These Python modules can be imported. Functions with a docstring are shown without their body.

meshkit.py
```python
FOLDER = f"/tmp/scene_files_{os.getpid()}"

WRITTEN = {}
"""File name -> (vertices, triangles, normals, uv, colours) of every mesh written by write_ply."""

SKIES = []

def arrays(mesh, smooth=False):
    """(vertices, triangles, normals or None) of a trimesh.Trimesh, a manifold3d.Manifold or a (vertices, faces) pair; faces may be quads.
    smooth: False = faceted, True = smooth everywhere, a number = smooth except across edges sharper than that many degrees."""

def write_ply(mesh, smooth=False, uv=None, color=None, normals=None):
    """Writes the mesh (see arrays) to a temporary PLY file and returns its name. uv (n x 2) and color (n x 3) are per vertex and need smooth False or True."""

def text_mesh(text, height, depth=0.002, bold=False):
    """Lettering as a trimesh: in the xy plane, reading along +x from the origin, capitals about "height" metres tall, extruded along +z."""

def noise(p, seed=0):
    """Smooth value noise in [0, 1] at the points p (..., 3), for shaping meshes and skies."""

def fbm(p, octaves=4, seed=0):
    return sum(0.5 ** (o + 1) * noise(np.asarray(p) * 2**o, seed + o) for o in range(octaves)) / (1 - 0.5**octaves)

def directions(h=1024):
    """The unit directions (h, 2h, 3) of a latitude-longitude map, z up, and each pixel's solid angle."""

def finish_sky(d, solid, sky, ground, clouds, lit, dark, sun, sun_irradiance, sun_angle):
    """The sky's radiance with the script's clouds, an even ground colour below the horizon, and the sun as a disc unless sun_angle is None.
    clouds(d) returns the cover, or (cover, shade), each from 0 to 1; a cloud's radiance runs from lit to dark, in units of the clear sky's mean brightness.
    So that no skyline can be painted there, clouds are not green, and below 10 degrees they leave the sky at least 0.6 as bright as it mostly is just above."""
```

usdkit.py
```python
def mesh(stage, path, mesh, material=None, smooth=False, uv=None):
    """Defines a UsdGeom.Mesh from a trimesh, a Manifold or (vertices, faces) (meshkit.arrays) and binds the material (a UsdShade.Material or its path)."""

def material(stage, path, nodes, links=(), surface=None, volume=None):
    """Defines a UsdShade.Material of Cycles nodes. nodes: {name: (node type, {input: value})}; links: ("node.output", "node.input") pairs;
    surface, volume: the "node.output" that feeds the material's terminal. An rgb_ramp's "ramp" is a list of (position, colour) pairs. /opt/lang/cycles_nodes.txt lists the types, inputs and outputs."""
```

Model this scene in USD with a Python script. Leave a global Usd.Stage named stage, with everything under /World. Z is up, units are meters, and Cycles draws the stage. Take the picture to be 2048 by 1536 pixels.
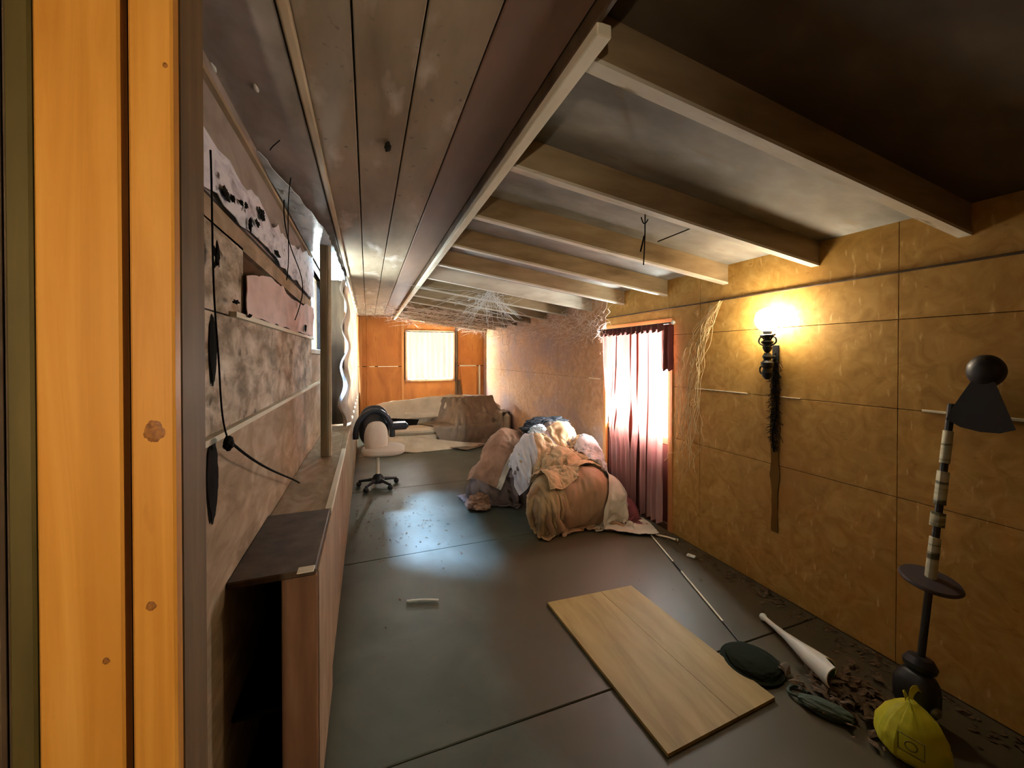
import math, random
import numpy as np, trimesh, usdkit, meshkit
from pxr import Usd, UsdGeom, UsdLux, UsdShade, Gf, Sdf, Vt
from scipy.interpolate import RectBivariateSpline
from scipy.spatial import ConvexHull

stage = Usd.Stage.CreateInMemory()
UsdGeom.SetStageUpAxis(stage, UsdGeom.Tokens.z)
UsdGeom.SetStageMetersPerUnit(stage, 1.0)
world = UsdGeom.Xform.Define(stage, '/World')
stage.SetDefaultPrim(world.GetPrim())
UsdGeom.Scope.Define(stage, '/World/Looks')
random.seed(7); rng = np.random.default_rng(7)

# ------------------------------------------------------------------ camera
F, PX, PY, H = 780.0, 1024.0, 719.0, 1.52
TH, PITCH = math.radians(20.33), math.radians(0.5)
fw = np.array([math.sin(TH)*math.cos(PITCH), math.cos(TH)*math.cos(PITCH), -math.sin(PITCH)])
rt = np.array([math.cos(TH), -math.sin(TH), 0.0]); up = np.cross(rt, fw)
CAM = np.array([0, 0, H])
cam = UsdGeom.Camera.Define(stage, '/World/camera')
cam.CreateHorizontalApertureAttr(36.0); cam.CreateVerticalApertureAttr(27.0)
cam.CreateFocalLengthAttr(36.0*F/2048)
cam.CreateVerticalApertureOffsetAttr(-(768-PY)*36/2048)
cam.CreateClippingRangeAttr(Gf.Vec2f(0.05, 100))
cam.AddTransformOp().Set(Gf.Matrix4d(*rt, 0, *up, 0, *(-fw), 0, *CAM, 1))
cam.CreateExposureAttr(0.0)

# ------------------------------------------------------------------ light
dome = UsdLux.DomeLight.Define(stage, '/World/sky'); dome.CreateIntensityAttr(0.6)
dome.CreateColorAttr(Gf.Vec3f(0.75, 0.88, 1.0))
def rect(name, center, w, h, facing, color, intensity):
    l = UsdLux.RectLight.Define(stage, '/World/'+name)
    l.CreateWidthAttr(w); l.CreateHeightAttr(h); l.CreateIntensityAttr(intensity); l.CreateColorAttr(Gf.Vec3f(*color))
    z = -np.array(facing, float); z /= np.linalg.norm(z)                      # rect lights shine along -z
    u = np.array([0, 0, 1.0]) if abs(z[2]) < .9 else np.array([0, 1.0, 0])
    x = np.cross(u, z); x /= np.linalg.norm(x); y = np.cross(z, x)
    l.AddTransformOp().Set(Gf.Matrix4d(*x, 0, *y, 0, *z, 0, *map(float, center), 1))
rect('daylight_door', (2.70, 3.17, 1.28), 0.92, 1.06, (-1, 0, 0), (0.95, 1.0, 1.0), 230)
rect('daylight_window', (1.27, 8.68, 1.52), 0.94, 1.0, (0, -1, 0), (1.0, 0.97, 0.92), 800)
rect('daylight_left', (-0.78, 3.90, 1.35), 0.95, 0.60, (1, 0, 1), (0.78, 0.90, 1.0), 115)
rect('daylight_side', (-0.62, 6.30, 1.70), 2.6, 1.0, (1, 0, 0), (0.98, 0.99, 1.0), 340)
rect('daylight_beam', (-1.42, 4.11, 3.96), 0.30, 0.34, (.42, -.10, -.88), (0.33, 0.52, 1.0), 9500)
BULB_E, JAMB_E = 110.0, 1450.0

# ------------------------------------------------------------------ helpers
def ray(u, v): return fw + rt*(u-PX)/F + up*(PY-v)/F
def pt(u, v, X=None, Y=None, z=None):
    d = ray(u, v)
    t = X/d[0] if X is not None else Y/d[1] if Y is not None else (z-H)/d[2]
    return CAM + d*t

M = {}
def look(name, cols, scale=(4, 4, 4), detail=5, rough=.7, bump=0.0, dist=0.0, rough_n=.55, spec=.3, coord='pos',
         spots=None, extra=None, metallic=0.0, transl=None, bscale=None):
    """noise -> ramp -> principled; spots = (scale, low, high, colour): a second noise mixed on top."""
    n = {'n': ('noise_texture', {'scale': 1.0, 'detail': detail, 'roughness': rough_n, 'distortion': dist}),
         'r': ('rgb_ramp', {'ramp': cols}), 'p': ('principled_bsdf', {'roughness': rough, 'specular_ior_level': spec, 'metallic': metallic})}
    l = []
    if coord == 'pos': n['g'] = ('geometry', {}); src = 'g.position'
    else: n['g'] = ('texture_coordinate', {}); src = 'g.object'
    n['m'] = ('mapping', {'scale': scale})
    l += [(src, 'm.vector'), ('m.vector', 'n.vector'), ('n.fac', 'r.fac')]
    col = 'r.color'
    for k, (sc, lo, hi, c) in enumerate(spots or []):
        sc = sc if np.ndim(sc) else (sc, sc, sc)
        a, b, w, x = f'sm{k}', f'sn{k}', f'sw{k}', f'sx{k}'
        n[a] = ('mapping', {'scale': sc, 'location': (3.1*k+1.7, 5.3*k, 2.9*k)}); n[b] = ('noise_texture', {'scale': 1.0, 'detail': 4})
        n[w] = ('map_range', {'from_min': lo, 'from_max': hi, 'clamp': True}); n[x] = ('mix', {'color2': c})
        l += [(src, a+'.vector'), (a+'.vector', b+'.vector'), (b+'.fac', w+'.value'), (w+'.result', x+'.fac'), (col, x+'.color1')]
        col = x+'.color'
    if extra: col = extra(n, l, src, col)
    l.append((col, 'p.base_color'))
    if bump:
        n['b'] = ('bump', {'strength': 1.0, 'distance': bump})
        if bscale:
            n['bm'] = ('mapping', {'scale': bscale}); n['bn'] = ('noise_texture', {'scale': 1.0, 'detail': 5})
            l += [(src, 'bm.vector'), ('bm.vector', 'bn.vector'), ('bn.fac', 'b.height')]
        else: l.append(('n.fac', 'b.height'))
        l.append(('b.normal', 'p.normal'))
    surf = 'p.BSDF'
    if transl:
        n['t'] = ('translucent_bsdf', {}); n['mx'] = ('mix_closure', {'fac': transl})
        l += [(col, 't.color'), ('p.BSDF', 'mx.closure1'), ('t.BSDF', 'mx.closure2')]; surf = 'mx.closure'
    M[name] = usdkit.material(stage, '/World/Looks/'+name, n, l, surface=surf)

def plain(name, c, rough=.5, spec=.5, metallic=0.0, emit=None, strength=0.0):
    p = {'base_color': c, 'roughness': rough, 'specular_ior_level': spec, 'metallic': metallic}
    if emit: p.update(emission_color=emit, emission_strength=strength)
    M[name] = usdkit.material(stage, '/World/Looks/'+name, {'p': ('principled_bsdf', p)}, surface='p.BSDF')

used = {}
def numbered(parent, name):
    k = (parent, name); i = used.get(k, -1)+1; used[k] = i
    return name if i == 0 else f'{name}_{i:03d}'
def path_of(p): return '/World' if p is None else str(p.GetPath())
def tag(o, label=None, cat=None, group=None, kind=None):
    for k, v in (('label', label), ('category', cat), ('group', group), ('kind', kind)):
        if v: o.SetCustomDataByKey(k, v)
    return o
def thing(name, label=None, cat=None, group=None, kind=None, loc=(0, 0, 0), rz=0.0):
    x = UsdGeom.Xform.Define(stage, '/World/'+numbered('/World', name))
    x.AddTranslateOp().Set(Gf.Vec3d(*map(float, loc)))
    if rz: x.AddRotateZOp().Set(rz)
    return tag(x.GetPrim(), label, cat, group, kind)
def obj(name, mesh, mat, parent=None, smooth=30, **t):
    par = path_of(parent)
    if isinstance(mesh, list): mesh = trimesh.util.concatenate(mesh)
    o = usdkit.mesh(stage, par+'/'+numbered(par, name), mesh, M[mat], smooth=smooth).GetPrim()
    return tag(o, **t)
def copy_of(src, name, label=None, loc=(0, 0, 0), rz=0.0, group=None):
    was = src.GetCustomData()
    r = thing(name, label or was.get('label'), was.get('category'), group or was.get('group'), None, loc, rz)
    r.GetReferences().AddInternalReference(src.GetPath()); r.SetInstanceable(True)
    return r

def box(x0, x1, y0, y1, z0, z1, b=.004):
    b = min(b, .45*(x1-x0), .45*(y1-y0), .45*(z1-z0))
    P = []
    for sx in (0, 1):
        for sy in (0, 1):
            for sz in (0, 1):
                c = np.array([(x0, x1)[sx], (y0, y1)[sy], (z0, z1)[sz]]); s = np.array([1-2*sx, 1-2*sy, 1-2*sz])
                for k in range(3):
                    o = s*b; o[k] = 0; P.append(c+o)
    return trimesh.convex.convex_hull(np.array(P))
def hull(pts): return trimesh.convex.convex_hull(np.array(pts, float))
def tube(pts, r, n=8, smoothit=0):
    pts = np.array(pts, float)
    if smoothit:
        from scipy.interpolate import CubicSpline
        t = np.r_[0, np.cumsum(np.linalg.norm(np.diff(pts, axis=0), axis=1))]
        pts = CubicSpline(t, pts)(np.linspace(0, t[-1], smoothit))
    r = np.broadcast_to(r, len(pts))
    T = np.gradient(pts, axis=0); T /= np.linalg.norm(T, axis=1, keepdims=True)
    a = np.array([0, 0, 1.0]) if abs(T[0][2]) < .9 else np.array([1.0, 0, 0])
    V = []; u = np.cross(T[0], a); u /= np.linalg.norm(u)
    for p, t, q in zip(pts, T, r):
        u = u-t*(u@t); u /= np.linalg.norm(u); w = np.cross(t, u)
        V += [p+q*(math.cos(x)*u+math.sin(x)*w) for x in np.linspace(0, 2*math.pi, n, endpoint=False)]
    Fc = []
    for i in range(len(pts)-1):
        for j in range(n):
            A, B = i*n+j, i*n+(j+1) % n
            Fc += [(A, B, B+n), (A, B+n, A+n)]
    m = len(V); V += [pts[0], pts[-1]]
    for j in range(n):
        Fc += [(m, (j+1) % n, j), (m+1, (len(pts)-1)*n+j, (len(pts)-1)*n+(j+1) % n)]
    mesh = trimesh.Trimesh(np.array(V), np.array(Fc), process=False)
    return mesh
def lathe(prof, n=24, loc=(0, 0, 0), axis=None):
    m = trimesh.creation.revolve(np.array(prof, float), sections=n)
    if axis is not None: m.apply_transform(trimesh.geometry.align_vectors([0, 0, 1], axis))
    m.apply_translation(loc)
    return m
def grid_faces(m, n):
    i, j = np.meshgrid(np.arange(m-1), np.arange(n-1), indexing='ij'); a = (i*n+j).ravel()
    return np.vstack([np.c_[a, a+n, a+n+1], np.c_[a, a+n+1, a+1]])
def sheet(G, thick):
    """a closed thin solid from a grid of points (m, n, 3)"""
    m, n = G.shape[:2]
    dx, dy = np.gradient(G, axis=0), np.gradient(G, axis=1)
    N = np.cross(dx, dy); N /= np.maximum(np.linalg.norm(N, axis=-1, keepdims=True), 1e-9)
    A, B = (G+N*thick/2).reshape(-1, 3), (G-N*thick/2).reshape(-1, 3)
    f = grid_faces(m, n); k = m*n
    idx = np.arange(k).reshape(m, n)
    rim = np.r_[idx[0, :-1], idx[:-1, -1], idx[-1, :0:-1], idx[:0:-1, 0]]
    nx = np.roll(rim, -1)
    sides = np.vstack([np.c_[rim, nx, nx+k], np.c_[rim, nx+k, rim+k]])
    t = trimesh.Trimesh(np.vstack([A, B]), np.vstack([f, f[:, ::-1]+k, sides[:, ::-1]]), process=False)
    return t
def patch(ctrl, nu=40, nv=40, thick=.006, amp=.02, freq=6, seed=0, ridge=True, stretch=(1, 1, 1)):
    C = np.array(ctrl, float); m, n = C.shape[:2]
    a, b = np.linspace(0, 1, m), np.linspace(0, 1, n); u, v = np.linspace(0, 1, nu), np.linspace(0, 1, nv)
    G = np.stack([RectBivariateSpline(a, b, C[..., k], kx=min(3, m-1), ky=min(3, n-1))(u, v) for k in range(3)], -1)
    N = np.cross(np.gradient(G, axis=0), np.gradient(G, axis=1)); N /= np.maximum(np.linalg.norm(N, axis=-1, keepdims=True), 1e-9)
    q = G*np.array(stretch)
    q = q+.08*np.stack([meshkit.fbm(q*3+seed*3.1+k*9.7, 2, seed+k) for k in range(3)], -1)
    h = meshkit.fbm(q*freq+seed*7.3, 2, seed); c = meshkit.fbm(q*freq*2.2+seed*2.9, 2, seed+5)
    h = (1.2*(h-.5)*2+.5*(np.abs(2*c-1)-.3)) if ridge else h-.5
    return sheet(G+N*(amp*h)[..., None], thick)
def blob(c, r, seed=0, amp=.12, freq=2.2, flat=None, power=1.0, ridge=True, sub=5, floor=0.004, stretch=(1, 1, 1), rz=0):
    m = trimesh.creation.icosphere(sub); v = m.vertices.copy()
    v = np.sign(v)*np.abs(v)**power
    q = v*np.array(stretch)
    q = q+.35*np.stack([meshkit.fbm(q*1.3+seed*3.1+k*9.7, 2, seed+k) for k in range(3)], -1)
    if ridge:
        a = meshkit.fbm(q*freq*.75+seed*11.7, 2, seed); cr_ = meshkit.fbm(q*freq*1.9*np.array([1.4, 1.4, .6])+seed*5.1, 2, seed+4)
        h = 1.6*(a-.5)*2-.55*np.maximum(0, 1-np.abs(2*a-1)*9)+.45*(np.abs(2*cr_-1)-.3)+.35*(np.abs(2*meshkit.fbm(q*freq*4.2*np.array([1.2, 1.2, .7])+seed, 2, seed+9)-1)-.3)
    else: h = meshkit.fbm(q*freq+seed*11.7, 3, seed)-.5
    v = v*(1+amp*h)[:, None]*np.array(r)
    if rz:
        a = math.radians(rz); v = v@np.array([[math.cos(a), math.sin(a), 0], [-math.sin(a), math.cos(a), 0], [0, 0, 1]])
    v = v+np.array(c)
    if floor is not None: v[:, 2] = np.maximum(v[:, 2], floor)
    return trimesh.Trimesh(v, m.faces, process=False)
def drape(center, size, rot, n, cols, steps=95, seed=0, crumple=.03, margin=.006, its=9, shrink=1.0):
    """a cloth of n[0] x n[1] points let fall on ellipsoids ('e', centre, radii) and boxes ('b', low, high)"""
    r_ = np.random.default_rng(seed); nu, nv = n
    U, V = np.meshgrid(np.linspace(-.5, .5, nu)*size[0]*shrink, np.linspace(-.5, .5, nv)*size[1]*shrink, indexing='ij')
    a = math.radians(rot); ca, sa = math.cos(a), math.sin(a)
    X = np.stack([center[0]+ca*U-sa*V, center[1]+sa*U+ca*V, np.full_like(U, center[2])], -1)
    X = X+crumple*2*np.stack([meshkit.fbm(np.stack([U*6, V*6, U*0+seed+7*k], -1), 3, seed+k)-.5 for k in range(3)], -1)*[.6, .6, 1.5]
    du, dv = size[0]/(nu-1), size[1]/(nv-1); dd = math.hypot(du, dv)
    cons = []
    for o in (0, 1):
        cons += [((slice(o, nu-1, 2), slice(None)), (slice(o+1, nu, 2), slice(None)), du, 1.0), ((slice(None), slice(o, nv-1, 2)), (slice(None), slice(o+1, nv, 2)), dv, 1.0)]
        for q in (0, 1):
            cons += [((slice(o, nu-1, 2), slice(q, nv-1, 2)), (slice(o+1, nu, 2), slice(q+1, nv, 2)), dd, .35), ((slice(o, nu-1, 2), slice(q+1, nv, 2)), (slice(o+1, nu, 2), slice(q, nv-1, 2)), dd, .35)]
    bend = []
    for o in (0, 1):
        for h in (0, 1):
            bend += [((slice(o+2*h, nu-2, 4), slice(None)), (slice(o+2*h+2, nu, 4), slice(None)), 2*du), ((slice(None), slice(o+2*h, nv-2, 4)), (slice(None), slice(o+2*h+2, nv, 4)), 2*dv)]
    P = X.copy()
    def project(A, B, L, k):
        xa, xb = X[A], X[B]; m0, m1 = min(xa.shape[0], xb.shape[0]), min(xa.shape[1], xb.shape[1])
        xa, xb = xa[:m0, :m1], xb[:m0, :m1]; d = xb-xa; l = np.linalg.norm(d, axis=-1, keepdims=True)
        c = d*((l-L)/np.maximum(l, 1e-9))*.5*k; xa += c; xb -= c
    for s_ in range(steps):
        v = (X-P)*.95; P = X.copy(); X = X+v; X[..., 2] -= 9.8*.012**2
        for it in range(its):
            for A, B, L, k in cons: project(A, B, L, k)
            if it % 4 == 0:
                for A, B, L in bend: project(A, B, L, .12)
            hit = np.zeros(X.shape[:2], bool)
            for c in cols:
                if c[0] == 'e':
                    r2 = np.array(c[2])+margin; q = (X-np.array(c[1]))/r2; l = np.linalg.norm(q, axis=-1, keepdims=True); ins = l[..., 0] < 1
                    X = np.where(ins[..., None], np.array(c[1])+q/np.maximum(l, 1e-6)*r2, X); hit |= ins
                else:
                    lo, hi = np.array(c[1])-margin, np.array(c[2])+margin; ins = ((X > lo) & (X < hi)).all(-1)
                    if ins.any():
                        pen = np.stack([X[..., 0]-lo[0], hi[0]-X[..., 0], X[..., 1]-lo[1], hi[1]-X[..., 1], np.full(X.shape[:2], 9.0), hi[2]-X[..., 2]], -1); w_ = pen.argmin(-1)
                        for k in range(6):
                            sel = ins & (w_ == k); X[sel, k//2] = (lo, hi)[k % 2][k//2]
                        hit |= ins
            fl_ = X[..., 2] < margin; X[..., 2] = np.maximum(X[..., 2], margin); hit |= fl_
        P[hit] = X[hit]
    return X
def E(*a): return ('e', a[:3], a[3:])
def fine(G, k=2):
    m, n = G.shape[:2]; a, b = np.arange(m), np.arange(n); u, v = np.linspace(0, m-1, (m-1)*k+1), np.linspace(0, n-1, (n-1)*k+1)
    return np.stack([RectBivariateSpline(a, b, G[..., q], kx=3, ky=3)(u, v) for q in range(3)], -1)
def wrinkle(G, amp, freq=9, seed=0, k=2, d=(1, 1, 1)):
    """sharp little folds on a draped cloth"""
    G = fine(G, k)
    N = np.cross(np.gradient(G, axis=0), np.gradient(G, axis=1)); N /= np.maximum(np.linalg.norm(N, axis=-1, keepdims=True), 1e-9)
    m, n = G.shape[:2]; L = np.linalg.norm(np.diff(G, axis=0), axis=-1).mean(); W = np.linalg.norm(np.diff(G, axis=1), axis=-1).mean()
    q = np.stack([np.arange(m)[:, None]*L*d[0]+np.zeros((m, n)), np.arange(n)[None]*W*d[1]+np.zeros((m, n)), np.zeros((m, n))+seed], -1)
    q = q+.10*np.stack([meshkit.fbm(q*5+k_*9.7, 2, seed+k_) for k_ in range(3)], -1)
    a = 1-np.abs(2*meshkit.fbm(q*freq, 2, seed)-1)*2.2; b = 1-np.abs(2*meshkit.fbm(q*freq*2.3, 2, seed+3)-1)*2.2; c = meshkit.fbm(q*freq*.4, 2, seed+8)-.5
    return G+N*(amp*(np.maximum(a, -.4)+.45*np.maximum(b, -.4)+1.6*c-.2))[..., None]
def curves(name, lines, width, mat, parent=None, **t):
    par = path_of(parent)
    c = UsdGeom.BasisCurves.Define(stage, par+'/'+numbered(par, name))
    c.CreateTypeAttr('linear'); c.CreateCurveVertexCountsAttr([len(x) for x in lines])
    c.CreatePointsAttr(Vt.Vec3fArray.FromNumpy(np.vstack(lines).astype(np.float32)))
    c.CreateWidthsAttr([width]); c.SetWidthsInterpolation('constant')
    UsdShade.MaterialBindingAPI.Apply(c.GetPrim()).Bind(M[mat])
    return tag(c.GetPrim(), **t)

# ------------------------------------------------------------------ materials
look('osb', [(.25, (.36, .185, .036)), (.5, (.48, .27, .062)), (.75, (.60, .36, .10))], (9, 9, 9), 5, .62, .0006, 1.6,
     spots=[((2.2, 2.2, 2.2), .52, .78, (.42, .21, .04)), ((14, 34, 9), .64, .74, (.72, .46, .17)), ((40, 16, 40), .66, .76, (.36, .18, .04))])
look('osb_dusty', [(.25, (.34, .17, .075)), (.5, (.46, .25, .12)), (.75, (.56, .33, .18))], (9, 9, 9), 6, .8, .0012, 1.5,
     spots=[((1.6, .9, 1.6), .42, .66, (.30, .20, .19)), (24, .58, .80, (.50, .38, .33))])
look('far_panel', [(.25, (.34, .11, .025)), (.5, (.50, .19, .045)), (.75, (.62, .27, .07))], (3, 3, 1.2), 5, .6, .0006, .6,
     spots=[((40, 6, 4), .6, .72, (.38, .13, .03))])
look('jamb_wood', [(.3, (.50, .20, .022)), (.5, (.60, .26, .035)), (.7, (.68, .32, .055))], (28, 28, 1.4), 6, .5, .0006, .8,
     spots=[((9, 9, 3.2), .68, .76, (.26, .09, .015))])
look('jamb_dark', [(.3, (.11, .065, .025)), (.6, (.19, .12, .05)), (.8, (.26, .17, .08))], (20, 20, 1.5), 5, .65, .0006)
look('dark_wood', [(.3, (.05, .028, .012)), (.6, (.10, .06, .03)), (.8, (.14, .09, .05))], (14, 14, 2), 5, .6, .0006)
look('post_wood', [(.3, (.16, .14, .085)), (.6, (.24, .215, .14)), (.8, (.31, .28, .20))], (14, 14, 2), 5, .7, .0006)
look('olive_wood', [(.3, (.05, .036, .006)), (.6, (.085, .06, .012)), (.8, (.12, .085, .02))], (20, 20, 2), 5, .6, .0006)
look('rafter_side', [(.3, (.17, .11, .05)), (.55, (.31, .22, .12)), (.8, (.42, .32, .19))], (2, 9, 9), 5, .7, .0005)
look('shaded_deck', [(.3, (.075, .05, .028)), (.55, (.12, .085, .05)), (.8, (.17, .125, .085))], (2.5, 5, 5), 6, .75, .001)
look('brown_wood', [(.3, (.16, .075, .035)), (.6, (.26, .13, .065)), (.8, (.33, .18, .1))], (14, 14, 2), 5, .6, .0006)
look('knee_wood', [(.3, (.26, .165, .09)), (.6, (.36, .25, .15)), (.8, (.44, .32, .21))], (8, 8, 3), 5, .7, .0006, spots=[(14, .62, .75, (.22, .14, .08))])
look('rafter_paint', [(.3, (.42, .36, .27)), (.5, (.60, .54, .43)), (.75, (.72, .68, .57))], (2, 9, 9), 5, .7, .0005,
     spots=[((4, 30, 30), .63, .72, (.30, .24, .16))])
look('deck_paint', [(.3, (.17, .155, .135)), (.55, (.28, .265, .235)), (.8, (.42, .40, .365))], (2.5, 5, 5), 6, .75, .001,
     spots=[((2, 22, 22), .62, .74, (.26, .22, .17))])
look('strip_paint', [(.3, (.62, .55, .40)), (.7, (.78, .72, .57))], (9, 3, 9), 5, .65, .0004)
look('ceiling_plank', [(.25, (.13, .09, .05)), (.5, (.215, .155, .092)), (.75, (.32, .245, .16))], (5, 1.4, 5), 6, .72, .0006,
     spots=[((7, 3, 7), .56, .74, (.46, .38, .30)), (30, .66, .74, (.12, .08, .05))])
look('ceiling_plank_brown', [(.25, (.11, .06, .035)), (.5, (.16, .09, .055)), (.75, (.21, .125, .08))], (5, 1.2, 5), 5, .6, .0004)
look('beam_wood', [(.3, (.30, .22, .13)), (.6, (.46, .36, .23)), (.8, (.58, .48, .34))], (6, 2, 6), 5, .7, .0006)
look('grime_board', [(.28, (.10, .075, .045)), (.42, (.27, .21, .14)), (.54, (.50, .42, .32)), (.68, (.74, .66, .57))], (12, 6, 12), 7, .8, .003, .35, .62,
     spots=[((22, 14, 14), .6, .72, (.11, .08, .045))])
look('brown_plaster', [(.25, (.22, .15, .085)), (.5, (.36, .26, .16)), (.75, (.52, .40, .28))], (9, 4, 9), 6, .8, .0018, 1.2, .6,
     spots=[((12, 4, 12), .6, .75, (.44, .32, .22))])
look('dust_board', [(.25, (.20, .16, .13)), (.5, (.33, .28, .24)), (.75, (.46, .40, .36))], (6, 3, 6), 6, .8, .002, .8)
look('lilac_sheet', [(.30, (.30, .27, .31)), (.42, (.70, .68, .79)), (.55, (.90, .89, .98))], (16, 8, 16), 6, .5, .004, 1.0,
     spots=[((16, 9, 16), .64, .70, (.10, .06, .05))])
look('blue_sheet', [(.30, (.30, .35, .36)), (.44, (.60, .74, .80)), (.6, (.80, .93, 1.0))], (12, 5, 12), 6, .45, .004, 1.0,
     spots=[((18, 9, 18), .64, .72, (.20, .22, .2))])
look('pink_sheet', [(.3, (.52, .36, .32)), (.5, (.72, .52, .48)), (.7, (.84, .66, .62))], (5, 2.5, 5), 5, .7, .002,
     spots=[((7, 4, 7), .62, .7, (.42, .27, .20))])
def floor_brown_area(n, l, src, col):  # browner round area blended into the floor colour
    n['fo'] = ('vector_math', {'math_type': 'subtract', 'vector2': (1.72, 1.75, 0)}); n['fs'] = ('vector_math', {'math_type': 'multiply', 'vector2': (1.0, .82, 0)})
    n['fl'] = ('vector_math', {'math_type': 'length'}); n['fn'] = ('noise_texture', {'scale': 2.5, 'detail': 3})
    n['fa'] = ('math', {'math_type': 'multiply_add', 'value2': .22}); n['fr'] = ('map_range', {'from_min': 1.30, 'from_max': 1.18, 'clamp': True})
    n['fx'] = ('mix', {'color2': (.062, .044, .018)}); n['fm'] = ('math', {'math_type': 'multiply', 'value2': .8})
    l += [(src, 'fo.vector1'), ('fo.vector', 'fs.vector1'), ('fs.vector', 'fl.vector1'), (src, 'fn.vector'), ('fn.fac', 'fa.value1'), ('fl.value', 'fa.value3'),
          ('fa.value', 'fr.value'), ('fr.result', 'fm.value1'), ('fm.value', 'fx.fac'), (col, 'fx.color1')]
    return 'fx.color'
look('floor_sheet', [(.25, (.040, .045, .029)), (.5, (.069, .075, .052)), (.75, (.106, .110, .082))], (1.8, 1.8, 1.8), 6, .5, .0008, .6, spec=.35,
     spots=[((5, 5, 5), .60, .74, (.075, .07, .045)), ((55, 55, 55), .68, .74, (.05, .04, .03))], extra=floor_brown_area)
look('board_ply', [(.3, (.24, .15, .045)), (.55, (.33, .22, .07)), (.8, (.40, .28, .10))], (14, 2.2, 14), 6, .6, .0005, .6)
look('cloth_cream', [(.3, (.50, .40, .28)), (.7, (.66, .55, .41))], (5, 5, 5), 4, .8, .0012, bscale=(16, 16, 16))
look('cloth_tan', [(.3, (.46, .32, .17)), (.7, (.62, .46, .28))], (5, 5, 5), 4, .75, .0012, bscale=(14, 14, 14))
look('cloth_brown', [(.3, (.24, .13, .08)), (.7, (.40, .24, .16))], (6, 6, 6), 4, .85, .0012, bscale=(16, 16, 16))
look('cloth_mauve', [(.3, (.17, .13, .115)), (.7, (.27, .21, .19))], (5, 5, 5), 4, .85, .0012, bscale=(16, 16, 16))
look('cloth_navy', [(.3, (.018, .022, .03)), (.7, (.055, .06, .075))], (6, 6, 6), 4, .7, .0012, bscale=(16, 16, 16))
look('cloth_blue', [(.3, (.40, .52, .62)), (.7, (.62, .74, .82))], (8, 8, 8), 4, .7)
look('cloth_white', [(.3, (.58, .55, .58)), (.7, (.80, .78, .80))], (7, 7, 7), 4, .6, .0012, bscale=(14, 14, 14))
look('cloth_wine', [(.3, (.10, .025, .03)), (.7, (.24, .07, .08))], (9, 9, 9), 4, .85, .0012, bscale=(16, 16, 16))
look('drop_sheet', [(.3, (.15, .105, .07)), (.7, (.26, .195, .14))], (3, 3, 3), 5, .45, .002, bscale=(12, 12, 12))
look('bag_plastic', [(.3, (.46, .32, .16)), (.7, (.62, .46, .26))], (3, 3, 3), 4, .35, .003, bscale=(13, 13, 13), transl=.25)
look('bag_dim', [(.3, (.30, .18, .10)), (.7, (.42, .27, .16))], (6, 6, 6), 4, .5, .002, bscale=(14, 14, 14))
look('bag_pale', [(.3, (.55, .50, .40)), (.7, (.74, .69, .58))], (3, 3, 3), 4, .35, .002, bscale=(13, 13, 13))
look('bag_yellow', [(.3, (.58, .58, .03)), (.7, (.80, .80, .07))], (9, 9, 9), 4, .4, .002, bscale=(26, 26, 26), transl=.15)
look('window_curtain', [(.3, (.72, .66, .64)), (.7, (.88, .84, .80))], (9, 9, 1.2), 4, .8, transl=.10)
look('lace_curtain', [(.3, (.34, .26, .19)), (.7, (.56, .47, .39))], (5, 5, 3), 4, .8, transl=.30, bump=.002, bscale=(26, 26, 26))
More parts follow.
